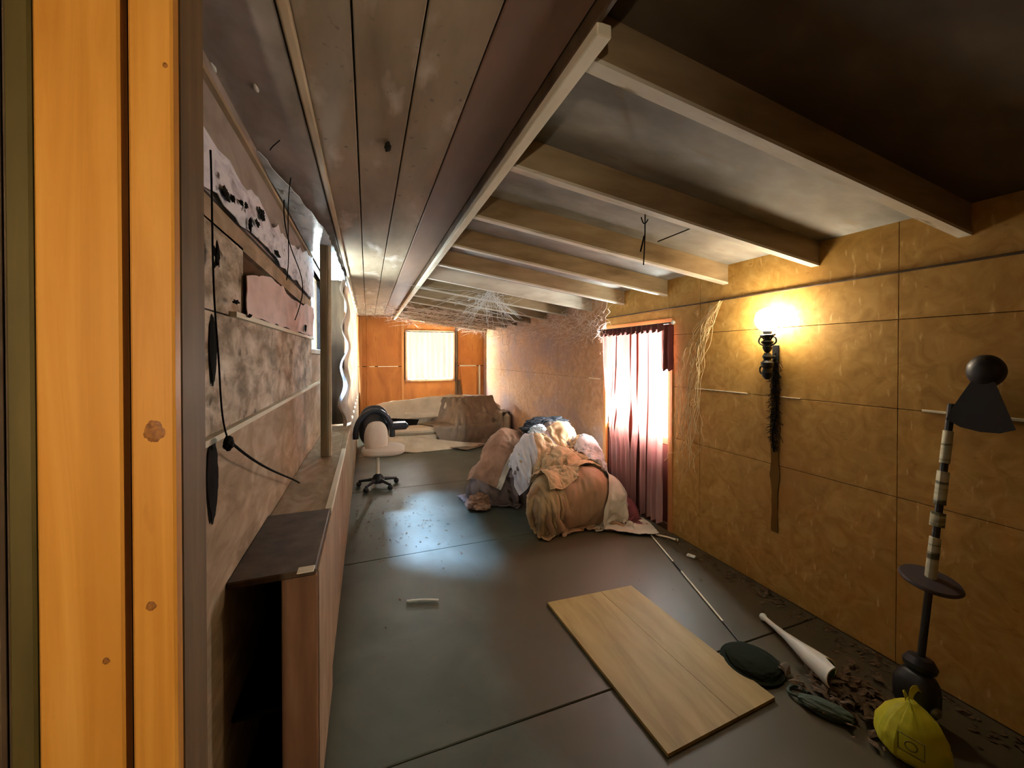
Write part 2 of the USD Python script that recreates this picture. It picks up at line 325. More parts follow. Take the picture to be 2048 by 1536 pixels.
def stripes(n, l, src, col):
    n['cs'] = ('separate_xyz', {}); n['cw'] = ('noise_texture', {'dimensions': '1D', 'scale': 17.0, 'detail': 2})
    n['cr'] = ('map_range', {'from_min': .60, 'from_max': .66, 'clamp': True}); n['cx'] = ('mix', {'color2': (.12, .035, .025)})
    l += [(src, 'cs.vector'), ('cs.y', 'cw.w'), ('cw.fac', 'cr.value'), ('cr.result', 'cx.fac'), (col, 'cx.color1')]
    return 'cx.color'
look('door_curtain', [(.3, (.60, .33, .32)), (.7, (.80, .58, .54))], (9, 12, 1.2), 4, .8, transl=.48, extra=stripes)
look('leaves', [(.3, (.05, .03, .014)), (.6, (.13, .08, .04)), (.8, (.2, .13, .075))], (40, 40, 40), 3, .8)
look('metal_label', [(.42, (.10, .10, .06)), (.5, (.50, .48, .34)), (.7, (.62, .60, .46))], (3, 3, 30), 3, .4)
look('knot_wood', [(.3, (.14, .045, .006)), (.5, (.24, .085, .012)), (.7, (.34, .13, .02))], (160, 160, 160), 3, .55)
plain('trim_orange', (.52, .22, .06), .6); plain('dark_red', (.10, .02, .012), .7); plain('red_cloth', (.14, .02, .012), .8)
plain('pale_strip', (.86, .80, .62), .5)
plain('black_metal', (.012, .011, .010), .5); plain('black_plastic', (.014, .015, .020), .45); plain('soot', (.02, .016, .012), .9, .1)
plain('shadow_brown', (.17, .085, .02), .9, .1); plain('grey_metal', (.30, .29, .26), .4, metallic=.6); plain('void', (.012, .010, .008), .95, .05)
plain('disc_plastic', (.045, .035, .045), .5); plain('white_plastic', (.80, .82, .76), .4); plain('green_plastic', (.03, .10, .07), .5)
plain('dark_matte', (.012, .015, .008), .9, .1); plain('print_ink', (.20, .19, .02), .6); plain('green_moss', (.04, .055, .03), .8)
plain('web', (.75, .60, .50), .8, .1); plain('web_gold', (.72, .55, .30), .8, .1); plain('web_grey', (.60, .58, .54), .8, .1); plain('wire', (.012, .010, .010), .95, .1)
plain('wall_core', (.10, .06, .03), .9, .1); plain('cushion', (.58, .44, .33), .85, .2)
plain('bulb_glass', (1, 1, 1), .3, emit=(1.0, .86, .62), strength=BULB_E); plain('jamb_bulb', (1, 1, 1), .3, emit=(1.0, .84, .64), strength=JAMB_E)
M['pane'] = usdkit.material(stage, '/World/Looks/pane', {'t': ('transparent_bsdf', {'color': (.93, .96, .95)}), 'g': ('glossy_bsdf', {'roughness': .04}),
    'm': ('mix_closure', {'fac': .05})}, [('t.BSDF', 'm.closure1'), ('g.BSDF', 'm.closure2')], surface='m.closure')

# ------------------------------------------------------------------ the setting
XR, YF, XL, ZC = 2.45, 8.46, -0.41, 2.34
# floor: sheets 1.55 m deep with open seams
fl = thing('floor', kind='structure')
obj('subfloor', box(-1.3, 2.6, -1.7, 8.7, -.08, -.012), 'wall_core', fl)
ys = [-1.65, -.02, 1.50, 3.07, 4.66, 6.25, 8.46]
for a, b in zip(ys, ys[1:]):
    for x0, x1 in ((-1.25, XR),):
        obj('floor_sheet', box(x0, x1, a+.003, b-.003, -.012, 0, .003), 'floor_sheet', fl)
# right wall
wr = thing('wall_right', kind='structure')
DY0, DY1, DZ = 2.70, 3.64, 1.80
for a in ((2.464, 2.52, -1.7, DY0, -.01, 2.4), (2.464, 2.52, DY1, 8.6, -.01, 2.4), (2.464, 2.52, DY0, DY1, DZ, 2.4), (2.464, 2.52, DY0, DY1, -.01, .05)):
    obj('backing', box(*a), 'wall_core', wr)
rows = [0, .823, 1.26, 1.70, 1.935, 2.30]
cols_ = [-1.65, -.08, 1.14, 2.36, DY0]
def panel(y0, y1, z0, z1, m):
    obj('panel', box(XR+.0, XR+.013, y0+.001, y1-.001, z0+.0014, z1-.0014, .0012), m, wr)
for y0, y1 in zip(cols_, cols_[1:]):
    for z0, z1 in zip(rows, rows[1:]): panel(y0, y1, z0, z1, 'osb')
for z0, z1 in ((1.80, 1.935), (1.935, 2.30)): panel(DY0, DY1, z0, z1, 'osb')
cols2 = [DY1, 4.80, 6.02, 7.24, 8.46]
for k, (y0, y1) in enumerate(zip(cols2, cols2[1:])):
    for z0, z1 in ((0, 1.26), (1.26, 1.935), (1.935, 2.30)): panel(y0, y1, z0, z1, 'osb_dusty')
for y0, y1, th in ((1.95, 2.41, .004), (1.60, 1.76, .003), (.93, 1.05, .007), (.55, .80, .008), (3.75, 4.0, .006)):
    obj('seam_strip', box(XR-.004, XR+.002, y0, y1, 1.262-th/2, 1.262+th, .001), 'pale_strip', wr)
obj('ledger_line', box(XR-.012, XR+.002, -1.6, 3.66, 1.928, 1.938, .002), 'dark_wood', wr)
# far wall with the window opening
wf = thing('wall_far', kind='structure')
WX0, WX1, WZ0, WZ1 = .79, 1.745, 1.03, 2.02
for a in ((-.6, WX0, YF+.014, YF+.06, -.01, 2.6), (WX1, 2.6, YF+.014, YF+.06, -.01, 2.6), (WX0, WX1, YF+.014, YF+.06, -.01, WZ0), (WX0, WX1, YF+.014, YF+.06, WZ1, 2.6)):
    obj('backing', box(*a), 'wall_core', wf)
for x0, x1, z0, z1 in ((-.45, .70, 0, 1.30), (-.45, .70, 1.31, 2.6), (.70, 1.86, 0, WZ0), (.70, 1.86, WZ1, 2.6), (1.86, 2.45, 0, 1.30), (1.86, 2.45, 1.31, 2.6)):
    obj('panel', box(x0+.003, x1-.003, YF, YF+.013, z0+.003, z1-.003, .002), 'far_panel', wf)
for x, m in ((.665, 'trim_orange'), (1.80, 'dark_wood'), (-.155, 'trim_orange'), (-.02, 'far_panel')):
    obj('stud', box(x, x+.055, YF-.02, YF, .0, 2.5), m, wf)
for x0, x1 in ((.01, .14), (.20, .60), (1.90, 2.28)):
    obj('seam_strip', box(x0, x1, YF-.006, YF, 1.295, 1.325 if x0 > 1 else 1.312, .002), 'pale_strip', wf)
obj('corner_batten', box(2.33, 2.37, YF-.03, YF, 0, 1.32), 'pale_strip', wf)
w1 = thing('window_1', kind='structure')
for a in ((WX0-.05, WX0, WZ0-.05, WZ1+.05), (WX1, WX1+.05, WZ0-.05, WZ1+.05), (WX0, WX1, WZ0-.05, WZ0), (WX0, WX1, WZ1, WZ1+.05)):
    obj('window_frame', box(a[0], a[1], YF-.03, YF+.05, a[2], a[3]), 'brown_wood', w1)
obj('window_pane', box(WX0, WX1, YF+.03, YF+.034, WZ0, WZ1, .001), 'pane', w1)
# left wall
wl = thing('wall_left', kind='structure')
LW0, LW1, LZ0, LZ1 = 3.42, 4.35, 1.58, 2.27
V0, V1, VZ0, VZ1 = 5.0, 7.6, 1.20, 2.22
for a in ((-.5, -.43, .815, LW0, 0, 2.5), (-.5, -.43, LW1, V0, 0, 2.5), (-.5, -.43, V1, 8.5, 0, 2.5), (-.5, -.43, V0, V1, 0, VZ0), (-.5, -.43, V0, V1, VZ1, 2.5), (-.5, -.43, LW0, LW1, 0, LZ0), (-.5, -.43, LW0, LW1, LZ1, 2.5)):
    obj('backing', box(*a), 'wall_core', wl)
def lpanel(name, y0, y1, z0, z1, m, dz0=0, dz1=0, proud=0):
    P = [(XL-.02, y0, z0), (XL-.02, y1, z0+dz0), (XL-.02, y0, z1), (XL-.02, y1, z1+dz1)]
    obj(name, hull(P+[(XL+proud, y, z) for _, y, z in P]), m, wl)
lpanel('panel', .82, 3.40, 0, 1.29, 'brown_plaster'); lpanel('panel', .82, 3.40, 1.30, 1.645, 'grime_board')
lpanel('panel', .82, 1.62, 1.65, 1.90, 'grime_board'); lpanel('panel', .82, 3.40, 1.90, 1.965, 'brown_plaster', -.03, -.02)
lpanel('panel', .82, 3.40, 1.97, 2.34, 'dust_board'); lpanel('panel', 3.40, V0-.045, 0, 1.535, 'brown_plaster'); lpanel('panel', LW1+.045, V0-.045, 1.54, 2.34, 'dust_board')
lpanel('panel', V0-.04, V1+.04, 0, VZ0-.045, 'brown_plaster'); lpanel('panel', V1+.045, 8.44, 0, 2.34, 'brown_plaster')
lpanel('batten', 1.47, 3.37, 1.645, 1.662, 'strip_paint', proud=.02); lpanel('batten', .82, 3.95, 1.283, 1.300, 'strip_paint', proud=.02)
def torn(name, y0, y1, zlo, zhi, m, seed, amp=.03, proud=.012, X=XL, n=46, k=14):
    y = np.linspace(y0, y1, n); s = np.linspace(0, 1, k)
    lo = np.interp(y, np.linspace(y0, y1, len(zlo)), zlo); hi = np.interp(y, np.linspace(y0, y1, len(zhi)), zhi)
    hi = hi+amp*2*(meshkit.fbm(np.c_[y*9, y*0, y*0+seed], 4, seed)-.5); lo = lo+amp*(meshkit.fbm(np.c_[y*11, y*0+5, y*0+seed], 4, seed)-.5)
    z = lo[:, None]+(hi-lo)[:, None]*s
    x = X+proud+.016*(meshkit.fbm(np.stack([np.broadcast_to(y[:, None]*7, z.shape), z*12, z*0+seed], -1), 4, seed)-.3)
    obj(name, sheet(np.stack([x, np.broadcast_to(y[:, None], z.shape), z], -1), .003), m, wl)
torn('torn_lining', 1.0, 3.40, [1.965, 1.965, 1.96], [2.11, 2.10, 2.11, 2.15, 2.22, 2.27], 'lilac_sheet', 3, .045)
lpanel('corner_batten', .82, 3.37, 2.262, 2.278, 'beam_wood', proud=.016)
torn('cardboard_sheet', 1.60, 3.38, [1.665, 1.665], [1.80, 1.87, 1.85, 1.84, 1.87, 1.90], 'pink_sheet', 5, .02)
for (u, v, w, h) in ((448, 388, .022, .016), (463, 398, .012, .010), (480, 405, .010, .007), (490, 411, .009, .008), (522, 428, .026, .020), (512, 446, .020, .010), (553, 507, .030, .010), (498, 450, .008, .02), (470, 604, .02, .006), (497, 632, .012, .006), (610, 655, .02, .022), (430, 512, .014, .03)):
    p = pt(u, v, X=XL+.022)
    obj('torn_hole', blob((XL+.026, p[1], p[2]), (.004, w*1.5, h), u, .6, 2.2, floor=None, sub=3), 'void', wl)
for (u, v) in ((512, 176), (427, 135)):
    p = pt(u, v, z=ZC-.004); obj('paint_chip', blob(p, (.006, .022, .003), u, .2, 2, floor=None, sub=2), 'white_plastic', wl)
w2 = thing('window_2', kind='structure')
for a in ((LW0-.04, LW0, LZ0-.04, LZ1+.04), (LW1, LW1+.04, LZ0-.04, LZ1+.04), (LW0, LW1, LZ0-.04, LZ0), (LW0, LW1, LZ1, LZ1+.04)):
    obj('window_frame', box(-.48, XL-.004, a[0], a[1], a[2], a[3]), 'rafter_paint', w2)
obj('window_pane', box(-.462, -.459, LW0, LW1, LZ0, LZ1, .001), 'pane', w2)
w3 = thing('window_3', kind='structure')
for a in ((V0-.04, V0, VZ0-.04, VZ1+.04), (V1, V1+.04, VZ0-.04, VZ1+.04), (V0, V1, VZ0-.04, VZ0), (V0, V1, VZ1, VZ1+.04), (6.28, 6.32, VZ0, VZ1)):
    obj('window_frame', box(-.48, XL-.004, a[0], a[1], a[2], a[3]), 'rafter_paint', w3)
obj('window_pane', box(-.462, -.459, V0, V1, VZ0, VZ1, .001), 'pane', w3)
# rear of the building, behind the camera
obj('wall_rear', box(-1.35, 2.6, -1.75, -1.65, 0, 2.6), 'osb', kind='structure')
obj('wall_side', box(-1.40, -1.3, -1.75, .82, 0, 2.6), 'osb', kind='structure')
# flat plank ceiling on the left, shed roof on rafters on the right
ce = thing('ceiling', kind='structure')
ZC = 2.34
edges = [-1.3, -.62, XL-.02, -.2, -.033, .135, .302, .50]
for k, (a, b) in enumerate(zip(edges, edges[1:])):
    obj('ceiling_plank', box(a+.0025, b-.0025, -1.65, YF+.01 if a > -.5 else .83, ZC, ZC+.02, .003), 'ceiling_plank_brown' if k == 6 else 'dust_board' if k == 2 else 'ceiling_plank', ce)
obj('ceiling_back', box(-.49, .52, -1.7, 8.6, ZC+.021, ZC+.05), 'wall_core', ce)
obj('ceiling_back', box(-1.40, -.49, -1.75, .83, ZC+.021, ZC+.05), 'wall_core', ce)
obj('beam', box(-.190, -.166, .82, YF, ZC-.022, ZC), 'beam_wood', ce)
obj('fascia', box(.502, .518, -1.65, YF, 2.30, 2.46), 'dark_wood', ce)
obj('edge_strip', box(.505, .545, .79, YF-.02, 2.272, 2.304, .003), 'strip_paint', ce, label='long cream painted strip along the rafter ends')
def rz_(x): return 2.305+(x-.52)*(2.045-2.305)/(2.45-.52)
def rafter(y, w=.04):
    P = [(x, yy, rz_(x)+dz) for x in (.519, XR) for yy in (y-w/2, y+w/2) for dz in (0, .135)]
    o = obj('rafter', hull(P), 'rafter_paint' if 3.8 < y < 4.4 else 'rafter_side', ce)  # one rafter has paler sides: light on its face put into the colour
    P = [(x, yy, rz_(x)+dz) for x in (.519, XR) for yy in (y-w/2-.0015, y+w/2+.0015) for dz in (-.003, .010)]
    obj('rafter_edge', hull(P), 'rafter_paint', ce)
for k in range(-4, 13): rafter(.915+.607*k)
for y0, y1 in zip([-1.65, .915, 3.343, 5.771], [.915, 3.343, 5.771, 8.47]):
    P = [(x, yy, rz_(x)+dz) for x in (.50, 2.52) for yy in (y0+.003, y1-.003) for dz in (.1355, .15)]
    obj('roof_sheet', hull(P), 'shaded_deck' if y0 < 0 else 'deck_paint', ce)  # nearest sheet darker: the unlit bay is painted into its colour
P = [(x, yy, rz_(x)+dz) for x in (.45, 2.55) for yy in (-1.75, 8.6) for dz in (.151, .19)]
obj('roof_back', hull(P), 'wall_core', ce)
def flap(pts, m, X0, seed):
    return None
# pale blue torn lining on the ceiling left of the beam
y = np.linspace(1.75, 4.42, 44); s = np.linspace(0, 1, 10)
lo = -.40+0*y; hi = np.interp(y, [1.75, 2.2, 2.8, 4.6], [-.395, -.31, -.235, -.20])+.03*(meshkit.fbm(np.c_[y*8, y*0, y*0], 4, 2)-.5)
x = lo[:, None]+(hi-lo)[:, None]*s
zz = ZC-.02-.03*meshkit.fbm(np.stack([x*14, np.broadcast_to(y[:, None]*6, x.shape), x*0], -1), 4, 5)
obj('torn_lining', sheet(np.stack([x, np.broadcast_to(y[:, None], x.shape), zz], -1), .003), 'blue_sheet', ce, label='pale blue torn ceiling lining')
tag(obj('mud_nest', blob((.075, 1.585, ZC-.012), (.012, .03, .014), 3, .25, 2, floor=None, sub=3), 'soot'), 'small dark mud lump stuck to the ceiling planks', 'nest')

# stub partition with the door jamb, close to the camera on the left
wp = thing('wall_partition', kind='structure')
obj('backing', box(-1.3, -.30, .722, .812, 0, ZC), 'dark_wood', wp)
obj('jamb_board', box(-.4105, -.3215, .699, .722, 0, ZC, .003), 'jamb_wood', wp, label='wide orange stained jamb board')
obj('jamb_board', box(-.3125, -.262, .699, .722, 0, ZC, .003), 'jamb_wood', wp, label='narrow orange stained jamb board')
for u, v, rx, rz in ((308, 862, .012, .016), (302, 1212, .006, .007), (212, 1322, .004, .005), (330, 130, .003, .004)):
    p = pt(u, v, Y=.6988); obj('knot', blob((p[0], .6990, p[2]), (rx, .0009, rz), 3, .2, 2, floor=None, sub=3), 'knot_wood', wp)
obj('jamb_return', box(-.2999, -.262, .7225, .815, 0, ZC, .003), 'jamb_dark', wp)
obj('casing', box(-.444, -.4175, .708, .7215, 0, ZC, .003), 'olive_wood', wp)
obj('casing', box(-.62, -.452, .714, .7215, 0, ZC, .003), 'dark_wood', wp)

# low knee wall with a ledge, post and box end
kw = thing('wall_knee', kind='structure')
obj('panel', box(-.20, -.165, 1.47, YF, 0, .80, .003), 'knee_wood', kw)
obj('ledge', box(XL, -.16, 1.98, 3.3, .795, .81), 'brown_plaster', kw)
obj('ledge', box(XL, -.16, 1.98, YF, .78, .794), 'brown_plaster', kw)
obj('ledge_edge', box(-.185, -.155, 1.97, 3.2, .80, .822, .003), 'strip_paint', kw)
obj('post', box(-.310, -.262, 3.02, 3.07, .81, ZC), 'post_wood', kw)
obj('post_trim', box(-.261, -.240, 3.03, 3.05, .81, ZC, .003), 'strip_paint', kw)
obj('added_board', box(XL, -.228, 4.44, 4.462, .81, ZC), 'dark_wood', kw)  # board added to hide the bright window behind the gap
obj('ledge_block', box(-.215, -.165, 1.40, 1.44, .822, .826), 'strip_paint', kw)

t = thing('wall_cabinet', 'narrow open cabinet with dark top and brown front stile below the left wall', 'cabinet', loc=(0, 0, 0))
obj('top', box(XL, -.162, 1.42, 1.965, .80, .822), 'dark_wood', t)
obj('front_stile', box(-.262, -.158, 1.425, 1.455, 0, .80), 'brown_wood', t)
obj('side_panel', box(-.164, -.155, 1.456, 1.96, 0, .80, .002), 'knee_wood', t)
obj('back_panel', box(XL, -.17, 1.93, 1.945, 0, .80), 'void', t)
obj('shelf', box(XL, -.165, 1.46, 1.93, .35, .365), 'void', t)
obj('bottom', box(XL, -.165, 1.46, 1.93, .03, .045), 'void', t)

# door in the right wall, with the upper half glazed
d1 = thing('door_1', kind='structure')
obj('frame', box(2.44, 2.52, DY0-.055, DY0, 0, DZ), 'trim_orange', d1)
obj('frame', box(2.44, 2.52, DY1, DY1+.055, 0, DZ), 'trim_orange', d1)
obj('frame', box(2.44, 2.52, DY0-.055, DY1+.055, DZ, DZ+.05), 'trim_orange', d1)
obj('lower_panel', box(2.475, 2.505, DY0, DY1, .05, .74), 'dark_red', d1)
obj('rail', box(2.47, 2.51, DY0, DY1, .74, .80), 'brown_wood', d1)
obj('mullion', box(2.475, 2.505, 3.15, 3.19, .80, 1.76), 'brown_wood', d1)
obj('pane', box(2.488, 2.492, DY0, DY1, .80, DZ, .001), 'pane', d1)

# ------------------------------------------------------------------ things
def hang(ya, yb, ztop, zbot, X, nfold, amp, ny=120, nz=40, far=None, seed=0, axis='y', sag=0, thick=.0015):
    s = np.linspace(0, 1, ny); q = np.linspace(0, 1, nz)
    S, Q = np.meshgrid(s, q, indexing='ij')
    a = ya+(yb-ya)*S
    if far is not None: a = ya+(np.interp(Q, np.linspace(0, 1, len(far)), far)-ya)*S
    ph = 2*math.pi*nfold*S+2.5*meshkit.fbm(np.stack([S*4, Q*1.2, S*0+seed], -1), 3, seed)
    off = amp*(.55+.45*Q)*np.sin(ph)+.01*(meshkit.fbm(np.stack([S*9, Q*5, S*0+seed], -1), 4, seed)-.5)
    z = ztop+(zbot-ztop)*Q-sag*np.sin(math.pi*S)*(1-Q)+.01*np.sin(ph*1.0)*Q
    G = np.stack([X+off, a, z], -1) if axis == 'y' else np.stack([a, X+off, z], -1)
    return sheet(G, thick)
c = thing('door_curtain', 'tall white and red striped sheer curtain glowing over the glazed door', 'curtain')
obj('fabric', hang(2.715, 3.64, 1.755, .06, 2.39, 10, .016, far=[3.64, 3.63, 3.60, 3.53, 3.47, 3.46, 3.45], seed=4), 'door_curtain', c, smooth=True)
obj('heading', hang(2.70, 3.66, 1.80, 1.735, 2.385, 13, .014, nz=5, seed=9, thick=.004), 'dark_red', c)
obj('rod', tube([(2.395, 2.60, 1.80), (2.395, 3.70, 1.80)], .007), 'black_metal', c)
obj('finial', trimesh.creation.icosphere(2, .018).apply_translation((2.395, 3.71, 1.80)), 'white_plastic', c)
obj('finial', trimesh.creation.icosphere(2, .018).apply_translation((2.395, 2.59, 1.80)), 'white_plastic', c)
obj('side_panel', hang(2.60, 2.735, 1.79, 1.40, 2.405, 2, .008, ny=24, seed=6), 'red_cloth', c)
c = thing('window_curtain', 'small white curtain glowing over the window in the far wall', 'curtain')
obj('fabric', hang(.80, 1.74, 2.03, 1.05, 8.39, 8, .016, seed=8, axis='x'), 'window_curtain', c, smooth=True)
obj('rod', tube([(.74, 8.39, 2.035), (1.80, 8.39, 2.035)], .007), 'black_metal', c)
c = thing('lace_curtain', 'long crumpled pale curtain hanging along the ledge on the left', 'curtain')
s = np.linspace(0, 1, 90); q = np.linspace(0, 1, 60); S, Q = np.meshgrid(s, q, indexing='ij')
yy = 4.25+4.05*S-.5*(meshkit.fbm(np.stack([S*0, Q*6, S*0], -1), 3, 3)-.3)*(1-S)
G = np.stack([-.20+.035*np.sin(S*55+3*Q)*(.3+.7*Q)-.030*np.sin(Q*24)*np.exp(-S*6)-.03*np.exp(-S*9), yy, 2.30-1.48*Q], -1)
obj('fabric', sheet(G, .002), 'lace_curtain', c, smooth=True)
obj('rod', tube([(-.204, 3.9, 2.302), (-.204, 8.4, 2.302)], .006), 'black_metal', c)

# wall lamp
L = pt(1535, 642, X=2.368); lx, ly, lz = L
t = thing('wall_lamp', 'black wall lamp with a glowing bare bulb on the right wall', 'lamp', loc=L)
prof = [(0, -.075), (.016, -.074), (.020, -.066), (.046, -.050), (.066, -.022), (.073, .010), (.066, .042), (.046, .068), (.018, .081), (0, .083)]
obj('bulb', lathe(prof), 'bulb_glass', t, smooth=True)
prof = [(0, -.20), (.012, -.198), (.022, -.185), (.028, -.165), (.020, -.150), (.030, -.142), (.036, -.130), (.020, -.118), (.018, -.105), (.040, -.098), (.042, -.090), (.022, -.082), (.026, -.066), (.020, -.055), (0, -.055)]
obj('socket', lathe(prof), 'black_metal', t)
obj('wall_plate', box(XR-lx-.012, XR-lx-.001, -.022, .022, -.25, -.15), 'black_metal', t)
obj('bracket', tube([(XR-lx-.01, 0, -.20), (.07, 0, -.225), (.03, 0, -.22), (0, 0, -.195)], .009, smoothit=14), 'black_metal', t)
obj('drop', lathe([(0, -.37), (.012, -.368), (.026, -.35), (.032, -.325), (.022, -.30), (.034, -.285), (.036, -.262), (.020, -.245), (.028, -.225), (.016, -.2), (0, -.2)]), 'black_metal', t)
obj('ring', tube([(0, .03+.02*math.cos(a), -.31+.026*math.sin(a)) for a in np.linspace(0, 6.2, 18)], .005), 'black_metal', t)
for sgn in (-1, 1):
    obj('scroll', tube([(0, sgn*.02, -.12), (0, sgn*.05, -.105), (0, sgn*.055, -.135), (0, sgn*.035, -.15), (0, sgn*.02, -.16)], .005, smoothit=16), 'black_metal', t)
obj('switch', tube([(0, -.02, -.085), (-.01, -.055, -.088)], .005), 'black_metal', t)
cord = [(XR-.012, ly+.0, lz-.24)]+[(XR-.014+.004*math.sin(k*2.1), ly+.012*math.sin(k*1.3), lz-.24-.085*k) for k in range(1, 8)]
obj('lamp_cord', tube(np.array(cord)-L, .005, smoothit=50), 'wire', t)
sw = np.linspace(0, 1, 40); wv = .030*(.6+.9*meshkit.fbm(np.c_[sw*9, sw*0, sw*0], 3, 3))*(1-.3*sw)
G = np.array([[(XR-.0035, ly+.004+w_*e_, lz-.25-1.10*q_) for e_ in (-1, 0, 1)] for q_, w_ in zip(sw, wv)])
obj('painted_shadow', sheet(G-L, .003), 'shadow_brown', t)  # strip painted as the shadow the lamp casts down the wall
fz = []
for k in range(420):
    p = np.array([XR-.012, ly+rng.normal(0, .016), lz-.25-rng.random()**1.3*.55]); fz.append(np.array([p, p+[-.012*rng.random(), rng.normal(0, .018), -.03*rng.random()]])-L)
curves('cord_dust', fz, .003, 'soot', t)

# unseen lamp, fixture and reflector made up to throw light on the jamb
wc = np.array([-.27, -.62, 1.56]); wa = np.array([-.22, 1.0, -.02]); wa /= np.linalg.norm(wa)
t = thing('unseen_jamb_lamp', 'unseen added lamp with metal reflector behind the camera, aimed at the jamb', 'lamp', loc=wc)
obj('bulb', lathe([(0, -.03), (.012, -.03), (.022, -.01), (.030, .015), (.022, .038), (0, .045)], axis=wa), 'jamb_bulb', t, smooth=True)
obj('reflector', lathe([(.018, -.045), (.10, .10), (.104, .10), (.022, -.050), (.018, -.045)], 32, axis=wa), 'grey_metal', t, smooth=True)
obj('socket', lathe([(0, -.12), (.02, -.12), (.022, -.04), (0, -.035)], axis=wa), 'black_plastic', t)
obj('lamp_cord', tube([-wa*.12, -wa*.15+[0, 0, .05], -wa*.15+[0, 0, ZC-wc[2]]], .004), 'wire', t)

# string trimmer leaning upside down on the right wall
A, B = pt(1832, 1395, z=.09), pt(1900, 835, X=2.40)
ax = (B-A)/np.linalg.norm(B-A)
t = thing('string_trimmer', 'string trimmer standing upside down against the right wall with black guard on top', 'trimmer')
obj('shaft', tube([A, A+(B-A)*.45, B+ax*.06], .013, 10), 'black_metal', t)
for a, b, r, m in ((.40, .56, .019, 'metal_label'), (.60, .65, .024, 'metal_label'), (.68, .80, .020, 'metal_label'), (.83, .95, .017, 'metal_label')):
    obj('label_sleeve', tube([A+(B-A)*a, A+(B-A)*b], r, 12), m, t)
gc = pt(1962, 800, X=2.33); gt = pt(1972, 742, X=2.33)
gp = [pt(u, v, X=x) for u, v in ((1944, 760), (1990, 764), (1996, 782), (2016, 825), (2032, 860), (2000, 867), (1960, 864), (1920, 854), (1892, 838), (1900, 822), (1925, 786)) for x in (2.30, 2.40)]
obj('guard', hull(gp), 'black_plastic', t)
obj('spool_head', blob(gt, (.05, .055, .066), 2, .05, 2, floor=None, sub=4, ridge=False), 'black_plastic', t, smooth=True)
hc = pt(1856, 1180, X=2.30)
obj('handle_disc', lathe([(0, -.014), (.075, -.014), (.096, -.006), (.100, .0), (.094, .010), (.05, .016), (0, .016)], 32, axis=(ax+np.array([-.25, -.15, 0]))/np.linalg.norm(ax+np.array([-.25, -.15, 0])), loc=A+(B-A)*.405), 'disc_plastic', t)
e = A+ax*.02
obj('engine', blob(e, (.065, .07, .10), 5, .12, 1.6, sub=4, power=.75, ridge=False), 'black_plastic', t)
obj('starter_cap', lathe([(0, 0), (.018, .002), (.022, .012), (.012, .02), (0, .02)], axis=-fw, loc=e+(-fw)*.066+np.array([0, 0, -.02])), 'grey_metal', t)
obj('recoil_housing', lathe([(0, 0), (.05, 0), (.055, .02), (.04, .045), (0, .05)], loc=e+ax*.10, axis=ax), 'black_plastic', t)

# yellow tied bag
b = np.array([1.90, .86, 0]); b = pt(1822, 1500, Y=.86); bx, by = b[0], b[1]
t = thing('yellow_bag', 'bright yellow plastic bag with tied neck on the floor by the right wall', 'bag', loc=(bx, by, 0))
body = lathe([(0, .004), (.095, .006), (.120, .04), (.118, .10), (.095, .16), (.060, .205), (.030, .232), (.018, .246), (0, .25)], 40)
for _ in range(2): body = body.subdivide()
v = body.vertices; h = meshkit.fbm(np.c_[np.arctan2(v[:, 1], v[:, 0])*2.2, v[:, 2]*5, v[:, 0]*3], 4, 4)
v = v*np.c_[1+.22*(h-.5), 1+.22*(h-.5), 1+0*h]*[.88, .88, .80]; body = trimesh.Trimesh(v, body.faces)
obj('bag_body', body, 'bag_yellow', t, smooth=True)
for sx in (-1, 1):
    obj('tie_ear', patch([[(sx*.005, 0, .19), (sx*.004, .01, .20)], [(sx*.028, .0, .222), (sx*.02, .012, .235)], [(sx*.055, -.004, .215), (sx*.045, .006, .24)]], 12, 8, .002, .006, 20, 3), 'bag_yellow', t)
f2 = np.array([-bx, -by, 0]); f2 /= np.linalg.norm(f2); side = np.array([-f2[1], f2[0], 0])
cen = f2*.106+np.array([0, 0, .095])
def sq(s, w):
    k = [cen+side*a*s+np.array([0, 0, 1])*c*s+f2*(-.5*abs(c)*s*.0) for a, c in ((-1, -.8), (1, -1), (1, .8), (-1, 1))]
    return tube(k+[k[0]], w, 6)
obj('printed_mark', [sq(.034, .0028), lathe([(.014, 0), (.018, 0), (.018, .003), (.014, .003), (.014, 0)], 24, axis=f2, loc=cen)], 'print_ink', t)

# white plastic bat
p0, p1 = pt(1524, 1232, z=.022), pt(1664, 1350, z=.056)
ln = np.linalg.norm(p1-p0); d = (p1-p0)/ln
t = thing('plastic_bat', 'white plastic toy bat with a broken hollow end lying on the floor', 'bat')
prof = [(0, 0), (.018, .001), (.021, .008), (.018, .018), (.013, .03), (.0135, .09), (.018, .17), (.030, .26), (.043, .34), (.055, ln), (.050, ln), (.040, .34), (.0, .32)]
m = lathe(prof, 28, axis=d, loc=p0)
cutn = np.cross(d, [0, 0, 1]); cutn /= np.linalg.norm(cutn)
v = m.vertices; a_ = (v-p0)@d; s_ = (v-p0)@cutn; sel = (a_ > ln-.02)
v[sel] += d*np.where(s_[sel] > 0, .03, -.035)[:, None]; m = trimesh.Trimesh(v, m.faces, process=False)
obj('barrel', m, 'white_plastic', t)
obj('inner_plug', lathe([(0, .322), (.036, .322), (.045, ln-.03), (0, ln-.045)], 20, axis=d, loc=p0), 'green_plastic', t)

